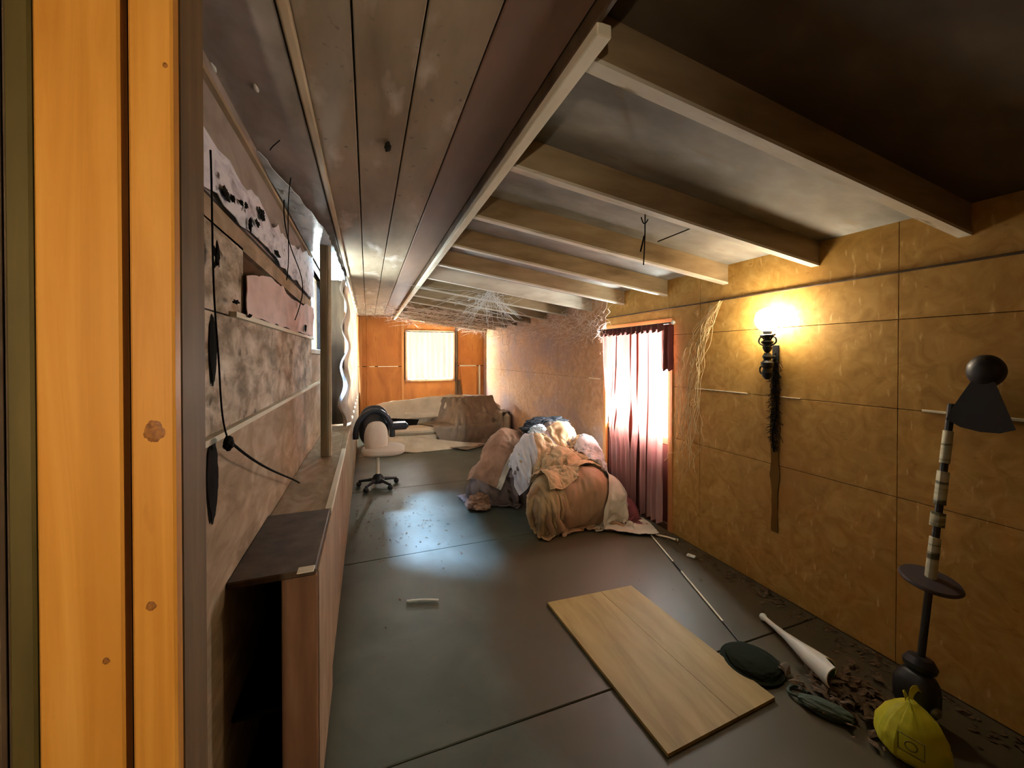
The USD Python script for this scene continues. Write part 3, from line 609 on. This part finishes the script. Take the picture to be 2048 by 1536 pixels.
# plywood board on the floor, thin rod, bits
q = [pt(1095, 1206, z=.012), pt(1262, 1172, z=.012), pt(1550, 1396, z=.012), pt(1336, 1510, z=.012)]
t = thing('plywood_board', 'tan plywood board of two planks lying flat on the near floor', 'board')
m01, m32 = q[0]+(q[1]-q[0])*.62, q[3]+(q[2]-q[3])*.62
for a, b_, c_, e_ in ((q[0], m01, m32, q[3]), (m01+[.002, 0, 0], q[1], q[2], m32+[.002, 0, 0])):
    obj('plank', hull([np.array(p)+[0, 0, dz] for p in (a, b_, c_, e_) for dz in (-.011, .004)]), 'board_ply', t)
r0, r1 = pt(1302, 1070, z=.008), pt(1446, 1243, z=.008)
t = thing('thin_rod', 'long thin pale rod with a dark joint lying along the floor', 'rod')
obj('rod_section', tube([r0, r0+(r1-r0)*.40], .006), 'strip_paint', t); obj('joint', tube([r0+(r1-r0)*.40, r0+(r1-r0)*.52], .006), 'black_metal', t)
obj('rod_section', tube([r0+(r1-r0)*.52, r1], .006), 'strip_paint', t); obj('tip', tube([r1, r1+(r1-r0)*.22], .003), 'black_metal', t)
a, b_ = pt(813, 1202, z=.008), pt(877, 1200, z=.008)
obj('white_stick', tube([a, (a+b_)/2+[0, .008, 0], b_], .006, smoothit=8), 'white_plastic', label='short thin white stick lying alone on the grey floor', cat='stick')
p = pt(1382, 1111, z=.01)
obj('white_scrap', box(-.02, .02, -.03, .03, 0, .012).apply_transform(trimesh.transformations.rotation_matrix(.5, [0, 0, 1])).apply_translation((p[0], p[1], .001)), 'white_plastic', label='tiny white scrap near the right wall beside the thin rod', cat='scrap')
p = pt(1336, 1078, z=.01)
obj('wood_splinter', hull([p+np.array(o) for o in ((-.05, .09, 0), (-.04, .1, .01), (.05, -.06, 0), (.06, -.05, .012), (.0, 0, .014))]), 'strip_paint', label='pale splinter on the floor below the striped curtain', cat='scrap')
p = pt(1503, 1330, z=0)
t = thing('dark_lump', 'low dark round lump on the floor beside the plywood board', 'lump', loc=(p[0], p[1], 0))  # low dark dome with a flat rim
obj('shell', blob((0, 0, .02), (.11, .12, .035), 3, .3, 1.5, ridge=False), 'dark_matte', t, smooth=True)
obj('rim', lathe([(.10, .0), (.135, .003), (.138, .014), (.10, .02), (.10, 0)], 30), 'dark_matte', t)
p = pt(1650, 1425, z=0)
t = thing('green_scrap', 'dark green oblong pad on the floor below the broken bat', 'pad', loc=(p[0], p[1], 0), rz=-60)
obj('pad', blob((0, 0, .018), (.10, .045, .028), 8, .12, 2), 'green_moss', t, smooth=True)
obj('strap', tube([(-.09, 0, .02), (-.13, .02, .01), (-.12, .06, .008), (-.06, .06, .01)], .006, smoothit=16), 'green_moss', t)
# dead leaves and crumbs: nobody could count them
def litter(name, n, fn, size, mat, label, cat):
    V, Fc = [], []
    for k in range(n):
        x, y_, z_ = fn(k); a = rng.random()*6.28; s = size*(.5+rng.random()); e1 = np.array([math.cos(a), math.sin(a), rng.normal(0, .25)])*s; e2 = np.array([-math.sin(a), math.cos(a), rng.normal(0, .25)])*s*.5
        c0 = np.array([x, y_, z_+abs(e1[2])+abs(e2[2])+.002]); b0 = len(V)
        for w in (-e1, e2, e1, -e2): V += [c0+w]
        V += [c0+np.array([0, 0, .15*s]), c0-np.array([0, 0, .05*s])]
        for i in range(4): Fc += [(b0+i, b0+(i+1) % 4, b0+4), (b0+(i+1) % 4, b0+i, b0+5)]
    obj(name, trimesh.Trimesh(np.array(V), np.array(Fc), process=False), mat, smooth=False, label=label, cat=cat, kind='stuff')
LA, LB = pt(1640, 1360, z=0), pt(1740, 1430, z=0)
def lf(k):
    s = rng.random(); p = LA+(LB-LA)*s+np.array([rng.normal(.02, .085), rng.normal(0, .07), 0]); p[0] = min(p[0], XR-.05); return p[0], p[1], rng.random()*.02
litter('leaf_litter', 320, lf, .022, 'leaves', 'brown dead leaves scattered on the floor between the bat and the trimmer', 'leaves')
def cr(k): return (max(-.1, rng.normal(.25, .28)), rng.normal(3.75, .35), 0) if k % 4 else (rng.uniform(-.1, 2.3), rng.uniform(1.6, 5.5), 0)
litter('floor_crumbs', 260, cr, .011, 'leaves', 'dark crumbs of dirt scattered over the grey floor', 'dirt')
def cr2(k): return (XR-.03-abs(rng.normal(0, .08)), rng.uniform(.6, 2.65), 0)
litter('edge_dirt', 420, cr2, .013, 'leaves', 'line of dark dirt along the foot of the right wall', 'dirt')

# ------------------------------------------------------------------ the sofa under its covers
t = thing('sofa', 'low sofa under a cream cover at the far wall', 'sofa')
obj('base', box(.16, 2.34, 6.50, 7.35, .02, .22, .02), 'cloth_cream', t)
obj('seat_cushion', box(.20, 1.24, 6.50, 7.10, .225, .335, .04), 'cloth_cream', t); obj('seat_cushion', box(1.25, 2.26, 6.50, 7.10, .225, .335, .04), 'cloth_cream', t)
n = 40; xs = np.linspace(.12, 2.36, n)
top = np.interp(xs, [.12, .35, 1.0, 1.45, 1.75, 2.1, 2.36], [.66, .71, .76, .79, .77, .68, .56])
prof = np.array([(7.05, .40), (7.0, .50), (6.99, .60), (7.03, .97), (7.12, 1.0), (7.26, .98), (7.36, .8), (7.36, .1)])
G = np.array([[(x, y_, (zz_*tp if zz_ > .55 else zz_)) for y_, zz_ in prof] for x, tp in zip(xs, top)])
G[..., 1] += .03*(meshkit.fbm(G*5, 4, 6)-.5)
obj('backrest', patch(G[::3], 50, 40, .02, .02, 5, 2), 'cloth_cream', t, smooth=True)
obj('back_core', box(.16, 2.3, 7.08, 7.34, .1, .52, .03), 'cloth_cream', t)
obj('seat_shade', hull([pt(u, v, Y=6.84+k) for u, v in ((771, 836), (838, 839), (826, 868), (800, 866), (772, 858)) for k in (0, .05)]), 'void', t)  # dark card painted for the shade between back and seat
obj('arm', box(.05, .19, 6.50, 7.30, .02, .52, .05), 'cloth_cream', t); obj('arm', box(2.27, 2.40, 6.50, 7.30, .02, .50, .05), 'cloth_cream', t)
S1 = lambda u, v, Y: pt(u, v, Y=Y)
sofa_cols = [('b', (.05, 6.48, 0), (2.40, 7.36, .34)), ('b', (.12, 7.02, 0), (2.20, 7.36, .765)), ('b', (2.25, 6.48, 0), (2.41, 7.32, .51))]
sofa_cols += [E(1.55, 6.80, .40, .16, .22, .26), E(1.95, 6.72, .34, .2, .2, .14)]
G = drape((1.64, 6.76, .95), (1.50, 1.30), 38, (50, 46), sofa_cols, seed=5, crumple=.06, shrink=.86)
G[..., 0] = np.minimum(G[..., 0], XR-.01)
obj('drop_cloth', sheet(wrinkle(G, .016, 5, 27), .003), 'drop_sheet', None, smooth=True, label='grey brown dust sheet draped over the right half of the sofa', cat='dust sheet')
obj('crumpled_cloth', patch([[S1(760, 872, 6.45), S1(850, 876, 6.42), S1(930, 884, 6.40), S1(1000, 884, 6.45)],
       [S1(752, 888, 6.35), S1(845, 892, 6.36), S1(930, 900, 6.34), S1(1000, 892, 6.4)],
       [S1(756, 903, 6.30), S1(845, 906, 6.28), S1(925, 908, 6.26), S1(990, 900, 6.3)]], 50, 24, .004, .03, 7, 9),
    'cloth_cream', None, smooth=True, label='pale crumpled cloth hanging over the front of the sofa', cat='cloth')
stage.GetPrimAtPath('/World/sofa')

# office chair half hidden by the pale curtain
cx, cy = 0.09, 4.85
t = thing('office_chair', 'black framed office chair with beige cushion next to the pale curtain', 'chair', loc=(cx, cy, 0))
arc = [(.20*math.cos(a)-.02, -.10, .62+.27*math.sin(a)) for a in np.linspace(-.15, math.pi+.15, 16)]
obj('backrest', blob((-.02, .02, .70), (.17, .075, .24), 3, .06, 2, floor=None, power=.8, sub=4, ridge=False), 'black_plastic', t, smooth=True)
obj('armrest', tube(arc, .032, 10), 'black_plastic', t)
obj('arm_pad', box(.14, .36, -.16, .02, .66, .74, .03), 'black_plastic', t)
obj('cushion', blob((-.0, -.16, .58), (.13, .085, .20), 5, .08, 2, floor=None, power=.8, sub=4, ridge=False), 'cushion', t, smooth=True)
obj('seat', blob((.08, -.12, .44), (.24, .20, .06), 6, .05, 2, floor=None, power=.7, sub=4, ridge=False), 'cushion', t, smooth=True)
obj('column', tube([(.02, -.05, .06), (.02, -.05, .40)], .02, 12), 'pale_strip', t)
for k in range(5):
    a = 2*math.pi*k/5+.3; e = np.array([.02+.22*math.cos(a), -.05+.22*math.sin(a), .06])
    obj('base_leg', tube([(.02, -.05, .09), e], [.024, .014], 8), 'black_plastic', t)
    obj('caster', trimesh.creation.icosphere(2, .03).apply_translation(e+[0, 0, -.03]), 'black_plastic', t)
obj('base_cap', lathe([(0, .05), (.07, .05), (.075, .085), (.05, .13), (.026, .15), (0, .15)], 20, loc=(.02, -.05, 0)), 'black_plastic', t)

# ------------------------------------------------------------------ the heap of bags and clothes before the door
sack_c = [E(1.62, 3.12, .23, .20, .17, .22), E(1.87, 3.15, .23, .26, .21, .26), E(2.07, 3.14, .17, .17, .19, .20)]
E_end = E(1.42, 3.03, .21, .11, .12, .27)
core_c = [E(1.60, 3.62, .34, .20, .20, .35), E(1.90, 3.82, .38, .28, .24, .40), E(2.10, 3.55, .27, .16, .20, .34), E(1.76, 3.38, .32, .22, .18, .25), E(2.02, 3.36, .28, .14, .14, .24)]
left_c = [E(1.20, 3.90, .17, .20, .18, .22), E(1.46, 4.08, .32, .26, .22, .34), E(1.34, 3.86, .22, .18, .16, .25)]
heap = sack_c+[E_end]+core_c+left_c
def lumps(cs, k=.97): return [blob(c[1], np.array(c[2])*k, 5, .03, 2, ridge=False, sub=4) for c in cs]
def tuck(G, c, h=.16, a=.82):
    f = np.clip(G[..., 2]/h, 0, 1); f = a+(1-a)*f
    G = G.copy(); G[..., 0] = c[0]+(G[..., 0]-c[0])*f; G[..., 1] = c[1]+(G[..., 1]-c[1])*f
    return G
def big(k): return [(c[0], c[1], np.array(c[2])+k) if c[0] == 'e' else ('b', np.array(c[1])-k, np.array(c[2])+k) for c in heap]
t = thing('front_sack', 'large beige plastic sack with gathered corner at the front of the heap', 'sack')
G = drape((1.84, 3.14, .60), (1.40, 1.06), 4, (60, 50), sack_c+[E_end]+core_c, seed=12, crumple=.07, shrink=.74); G = tuck(G, (1.84, 3.16))
obj('sack_body', sheet(wrinkle(G, .014, 7, 3, d=(1.3, .7, 1)), .003), 'bag_dim', t, smooth=True)
obj('sack_filling', lumps(sack_c+[E_end]), 'bag_dim', t, smooth=True)
G = drape((1.41, 3.00, .58), (.56, .80), 20, (38, 46), big(.012), seed=8, crumple=.05, margin=.014, shrink=.72); G = tuck(G, (1.44, 3.04), .24, .55)
obj('sack_end', sheet(wrinkle(G, .010, 9, 5, d=(1.8, .4, 1)), .003), 'bag_plastic', t, smooth=True, label='pale tan gathered end of the sack')
G = drape((2.14, 3.04, .58), (.60, .80), -14, (38, 50), big(.012), seed=3, crumple=.04, margin=.012, shrink=.75)
G[..., 0] = np.minimum(G[..., 0], 2.36)
obj('sack_flap', sheet(wrinkle(G, .012, 8, 7)+[.012, -.016, .010], .003), 'bag_pale', t, smooth=True, label='pale cream flap of the sack')
G = drape((1.82, 3.70, .92), (1.30, 1.1), 25, (50, 44), heap, seed=21, crumple=.06, shrink=.74)
G[..., 0] = np.minimum(G[..., 0], 2.36)
obj('heap_core', [sheet(wrinkle(G, .022, 7, 9), .004), *lumps(core_c, .93)], 'cloth_mauve', None, smooth=True, label='dark grey bundle buried in the middle of the heap', cat='bundle')
G = drape((1.34, 3.98, .80), (1.16, 1.06), 35, (52, 48), heap, seed=17, crumple=.08, shrink=.70); G = tuck(G, (1.36, 4.0))
obj('left_bundle', [sheet(wrinkle(G, .022, 7, 11), .004), *lumps(left_c, .93)], 'cloth_mauve', None, smooth=True, label='grey mauve bundle under the brown blanket', cat='bundle')
tj = thing('tan_jacket', 'crumpled tan jacket on top of the front sack', 'jacket')
G = drape((1.80, 3.44, .94), (1.02, .92), 22, (60, 54), big(.022), seed=11, crumple=.15, shrink=.62)
obj('body', sheet(wrinkle(G, .024, 8, 13)+[0, 0, .012], .005), 'cloth_tan', tj, smooth=True)
G = drape((1.58, 3.12, .72), (.60, .36), 30, (44, 28), big(.034), seed=31, crumple=.10, shrink=.60)
obj('sleeve', sheet(wrinkle(G, .020, 11, 15)+[0, -.008, .016], .005), 'cloth_tan', tj, smooth=True)
tb = thing('brown_blanket', 'brown blanket with cream edge slumped on the left of the heap', 'blanket')
G = drape((1.42, 4.04, .90), (1.12, .46), 36, (64, 28), big(.022), seed=15, crumple=.09, shrink=.78)
G = wrinkle(G, .020, 7, 17)+[0, 0, .012]; obj('body', sheet(G[:, 5:], .008), 'cloth_brown', tb, smooth=True)
obj('edge', sheet(G[:, :7]+[0, -.004, .004], .016), 'bag_pale', tb, smooth=True, label='cream edge of the blanket')
obj('crumpled_rag', blob((1.03, 3.74, .07), (.11, .11, .085), 9, .34, 2.4), 'cloth_brown', None, smooth=True, label='small crumpled brown rag on the floor at the left foot of the heap', cat='rag')
G = drape((1.50, 3.62, .92), (.40, .66), -20, (30, 50), big(.030), seed=25, crumple=.08, shrink=.66)
obj('striped_cloth', sheet(wrinkle(G, .022, 10, 19, d=(1.8, .35, 1))+[-.012, -.016, .024], .004), 'cloth_white', None, smooth=True, label='pale pleated cloth hanging between the brown blanket and the tan jacket', cat='cloth')
obj('navy_clothes', blob((1.88, 4.0, .73), (.28, .17, .11), 4, .28, 2.2, floor=None), 'cloth_navy', None, smooth=True, label='dark navy clothes on the top back of the heap', cat='clothes')
obj('blue_cloth', blob((1.68, 3.74, .74), (.10, .07, .06), 6, .22, 2, floor=None), 'cloth_blue', None, smooth=True, label='small light blue cloth behind the tan jacket', cat='cloth')
G = drape((2.14, 3.50, .86), (.60, .74), 8, (44, 52), big(.030), seed=28, crumple=.12, shrink=.66)
G[..., 0] = np.minimum(G[..., 0], 2.36)
obj('white_clothes', sheet(wrinkle(G, .026, 9, 23)+[.006, -.012, .026], .004), 'cloth_white', None, smooth=True, label='crumpled white clothes between the tan jacket and the door curtain', cat='clothes')
G = drape((2.24, 3.16, .40), (.44, .80), 0, (32, 52), [('e', (2.26, 3.2, .04), (.08, .30, .16))]+sack_c, seed=14, crumple=.12, shrink=.62)
G[..., 0] = np.clip(G[..., 0], 0, 2.36)
obj('wine_cloth', sheet(wrinkle(G, .018, 9, 25), .005), 'cloth_wine', None, smooth=True, label='dark wine red cloth bunched on the floor below the door curtain', cat='cloth')

# board leaning at the far wall
t = thing('leaning_board', 'narrow orange board leaning on the far wall right of the window', 'board')
obj('board', hull([(1.98, 8.30, 0), (2.26, 8.30, 0), (1.93, 8.44, 1.25), (2.27, 8.44, 1.25), (1.98, 8.32, 0), (2.26, 8.32, 0), (1.93, 8.455, 1.25), (2.27, 8.455, 1.25)]), 'far_panel', t)
obj('dark_edge', hull([(1.86, 8.29, 0), (1.97, 8.29, 0), (1.86, 8.43, 1.0), (1.91, 8.43, 1.0), (1.86, 8.30, 0), (1.97, 8.30, 0), (1.86, 8.44, 1.0), (1.91, 8.44, 1.0)]), 'dark_wood', t)

# ------------------------------------------------------------------ wires and cobwebs
def jig(a, b, n, amp): 
    a, b = np.array(a), np.array(b); s = np.linspace(0, 1, n)[:, None]
    return a+(b-a)*s+rng.normal(0, amp, (n, 3))*np.sin(math.pi*s)
XW = XL+.05
def on(u, v, X=XW): return pt(u, v, X=X)
obj('hanging_wire', [tube([on(572, 60, -.30), on(570, 170, -.30), on(578, 225, -.30), on(560, 280, -.31), on(540, 300, -.32)], .002, 6, 30),
     tube([on(578, 225, -.30), on(592, 222, -.30), on(592, 270, -.30), on(585, 330, -.32), on(577, 400, -.34), on(577, 500, -.36), on(573, 560, -.36)], .002, 6, 40),
     tube([on(568, 400, -.34), on(580, 490, -.36), on(604, 560, -.36), on(590, 640, -.36)], .0025, 6, 30)], 'wire', None,
    label='tangle of thin black wire hanging down the left wall from the ceiling', cat='wire')
obj('wall_wire', [tube([on(421, 300), on(424, 420), on(430, 620), on(438, 730), on(448, 850), on(457, 880)], .0022, 6, 50), tube([on(457, 880), on(500, 915), on(560, 948), on(602, 968)], .004, 6, 24),
     blob(on(457, 886), (.012, .022, .022), 3, .2, 2, floor=None, sub=3)], 'wire', None, label='black wire with a round plug running down the left wall', cat='wire')
for u, v, w, h in ((428, 700, .02, .10), (428, 960, .03, .12)):
    p = on(u, v, XL+.004); obj('wall_hole', blob((XL+.002, p[1], p[2]), (.004, w*1.4, h), u, .25, 1.5, floor=None, sub=3), 'void', wl)
p = pt(1290, 400, Y=1.56); q_ = pt(1287, 530, Y=1.58)
obj('hanging_hook', [tube([p, (p+q_)/2+[.004, 0, 0], q_], .003, 6, 12), tube([p+(q_-p)*.3+[-.02, 0, .01], p+(q_-p)*.36, p+(q_-p)*.32+[.02, 0, .01]], .003, 6, 10), tube([p+(q_-p)*.55, p+(q_-p)*.8+[-.02, 0, 0]], .004, 6), blob(p, (.008, .008, .014), 1, .2, 2, floor=None, sub=2)],
    'soot', None, label='dusty wire hook hanging from a rafter', cat='hook')
a, b_ = pt(1316, 483, Y=1.82), pt(1386, 455, Y=1.80)
obj('twig', tube([a, b_], .004, 6), 'soot', None, label='thin dark twig caught between two rafters', cat='twig')
# big grey web star under the far rafters
def web(name, hubs, n, spread, mat, label, width, seed=0):
    lines = []
    for h in hubs:
        for k in range(n): lines.append(jig(h, np.array(h)+rng.normal(0, 1, 3)*spread, 6, .012))
    curves(name, lines, width, mat, None, label=label, cat='cobweb', kind='stuff')
hub = pt(980, 585, Y=4.3)
ends = [pt(u, v, Y=y) for u, v, y in ((930, 640, 4.4), (952, 600, 4.0), (1010, 560, 4.0), (1035, 640, 4.5), (900, 610, 4.2), (1060, 600, 4.4), (965, 650, 4.6), (1005, 640, 4.5), (870, 600, 4.0))]
curves('star_cobweb', [jig(hub+rng.normal(0, .03, 3), e+rng.normal(0, .07, 3)*(1+(q % 3)), 7, .016) for q, e in enumerate(ends) for _ in range(9 if q % 2 else 4)]+[jig(hub+(ends[q]-hub)*a, hub+(ends[(q*3+1) % 9]-hub)*a, 6, .02) for q in range(9) for a in (.3, .55, .8)], .0035, 'web_grey', None, label='grey star shaped cobweb under the far rafters', cat='cobweb', kind='stuff')
ln_ = []
for k in range(420):
    u, v = rng.uniform(960, 1215), 0; v = np.interp(u, [960, 1215], [650, 640])+abs(rng.normal(0, 28))-14
    a = pt(u, v, X=2.40); ln_.append(jig(a, a+np.array([-abs(rng.normal(.03, .04)), rng.normal(0, .22), rng.normal(-.02, .09)]), 5, .012))
curves('wall_cobweb', ln_, .003, 'web', None, label='dense band of pinkish cobwebs along the top of the right wall past the door', cat='cobweb', kind='stuff')
ln_ = []
for k in range(520):
    a = np.array([rng.uniform(.5, 2.3), rng.uniform(5.8, 8.3), 0]); a[2] = rz_(a[0])+rng.uniform(-.06, .03)
    ln_.append(jig(a, a+np.array([rng.normal(0, .25), rng.normal(0, .2), rng.normal(-.05, .05)]), 5, .012))
curves('ceiling_cobweb', ln_, .004, 'web', None, label='thick pale cobwebs under the rafters above the far window', cat='cobweb', kind='stuff')
ln_ = []
top_ = [pt(1440, 603, X=2.43), pt(1425, 612, X=2.43)]
for k in range(26):
    u0 = rng.uniform(1385, 1425); pts_ = [top_[k % 2]+rng.normal(0, .006, 3), pt(u0-8+rng.normal(0, 4), 690+rng.normal(0, 10), X=2.42), pt(u0-rng.uniform(0, 40), 780+rng.normal(0, 25), X=2.41), pt(u0-rng.uniform(5, 50), 870+rng.normal(0, 30), X=2.41)]
    if k % 2: pts_.append(pt(u0-rng.uniform(15, 60), 950+rng.normal(0, 30), X=2.41))
    L_ = []
    for i in range(len(pts_)-1): L_.append(jig(pts_[i], pts_[i+1], 6, .012)[:-1])
    ln_.append(np.vstack(L_+[pts_[-1][None]]))
curves('hanging_cobweb', ln_, .0036, 'web_gold', None, label='long strands of cobweb hanging on the wall between curtain and wall lamp', cat='cobweb', kind='stuff')
ln_ = []
for k in range(70):
    a = np.array([rng.uniform(1.0, 2.4), 3.0, 0]); ln_ = ln_
for k in range(40):
    a = np.array([rng.uniform(-.2, .5), rng.uniform(6.5, 8.4), ZC-.005]); ln_.append(jig(a, a+np.array([rng.normal(0, .15), rng.normal(0, .2), -abs(rng.normal(0, .08))]), 5, .01))
curves('plank_cobweb', ln_, .004, 'web', None, label='pale cobwebs under the far end of the ceiling planks', cat='cobweb', kind='stuff')
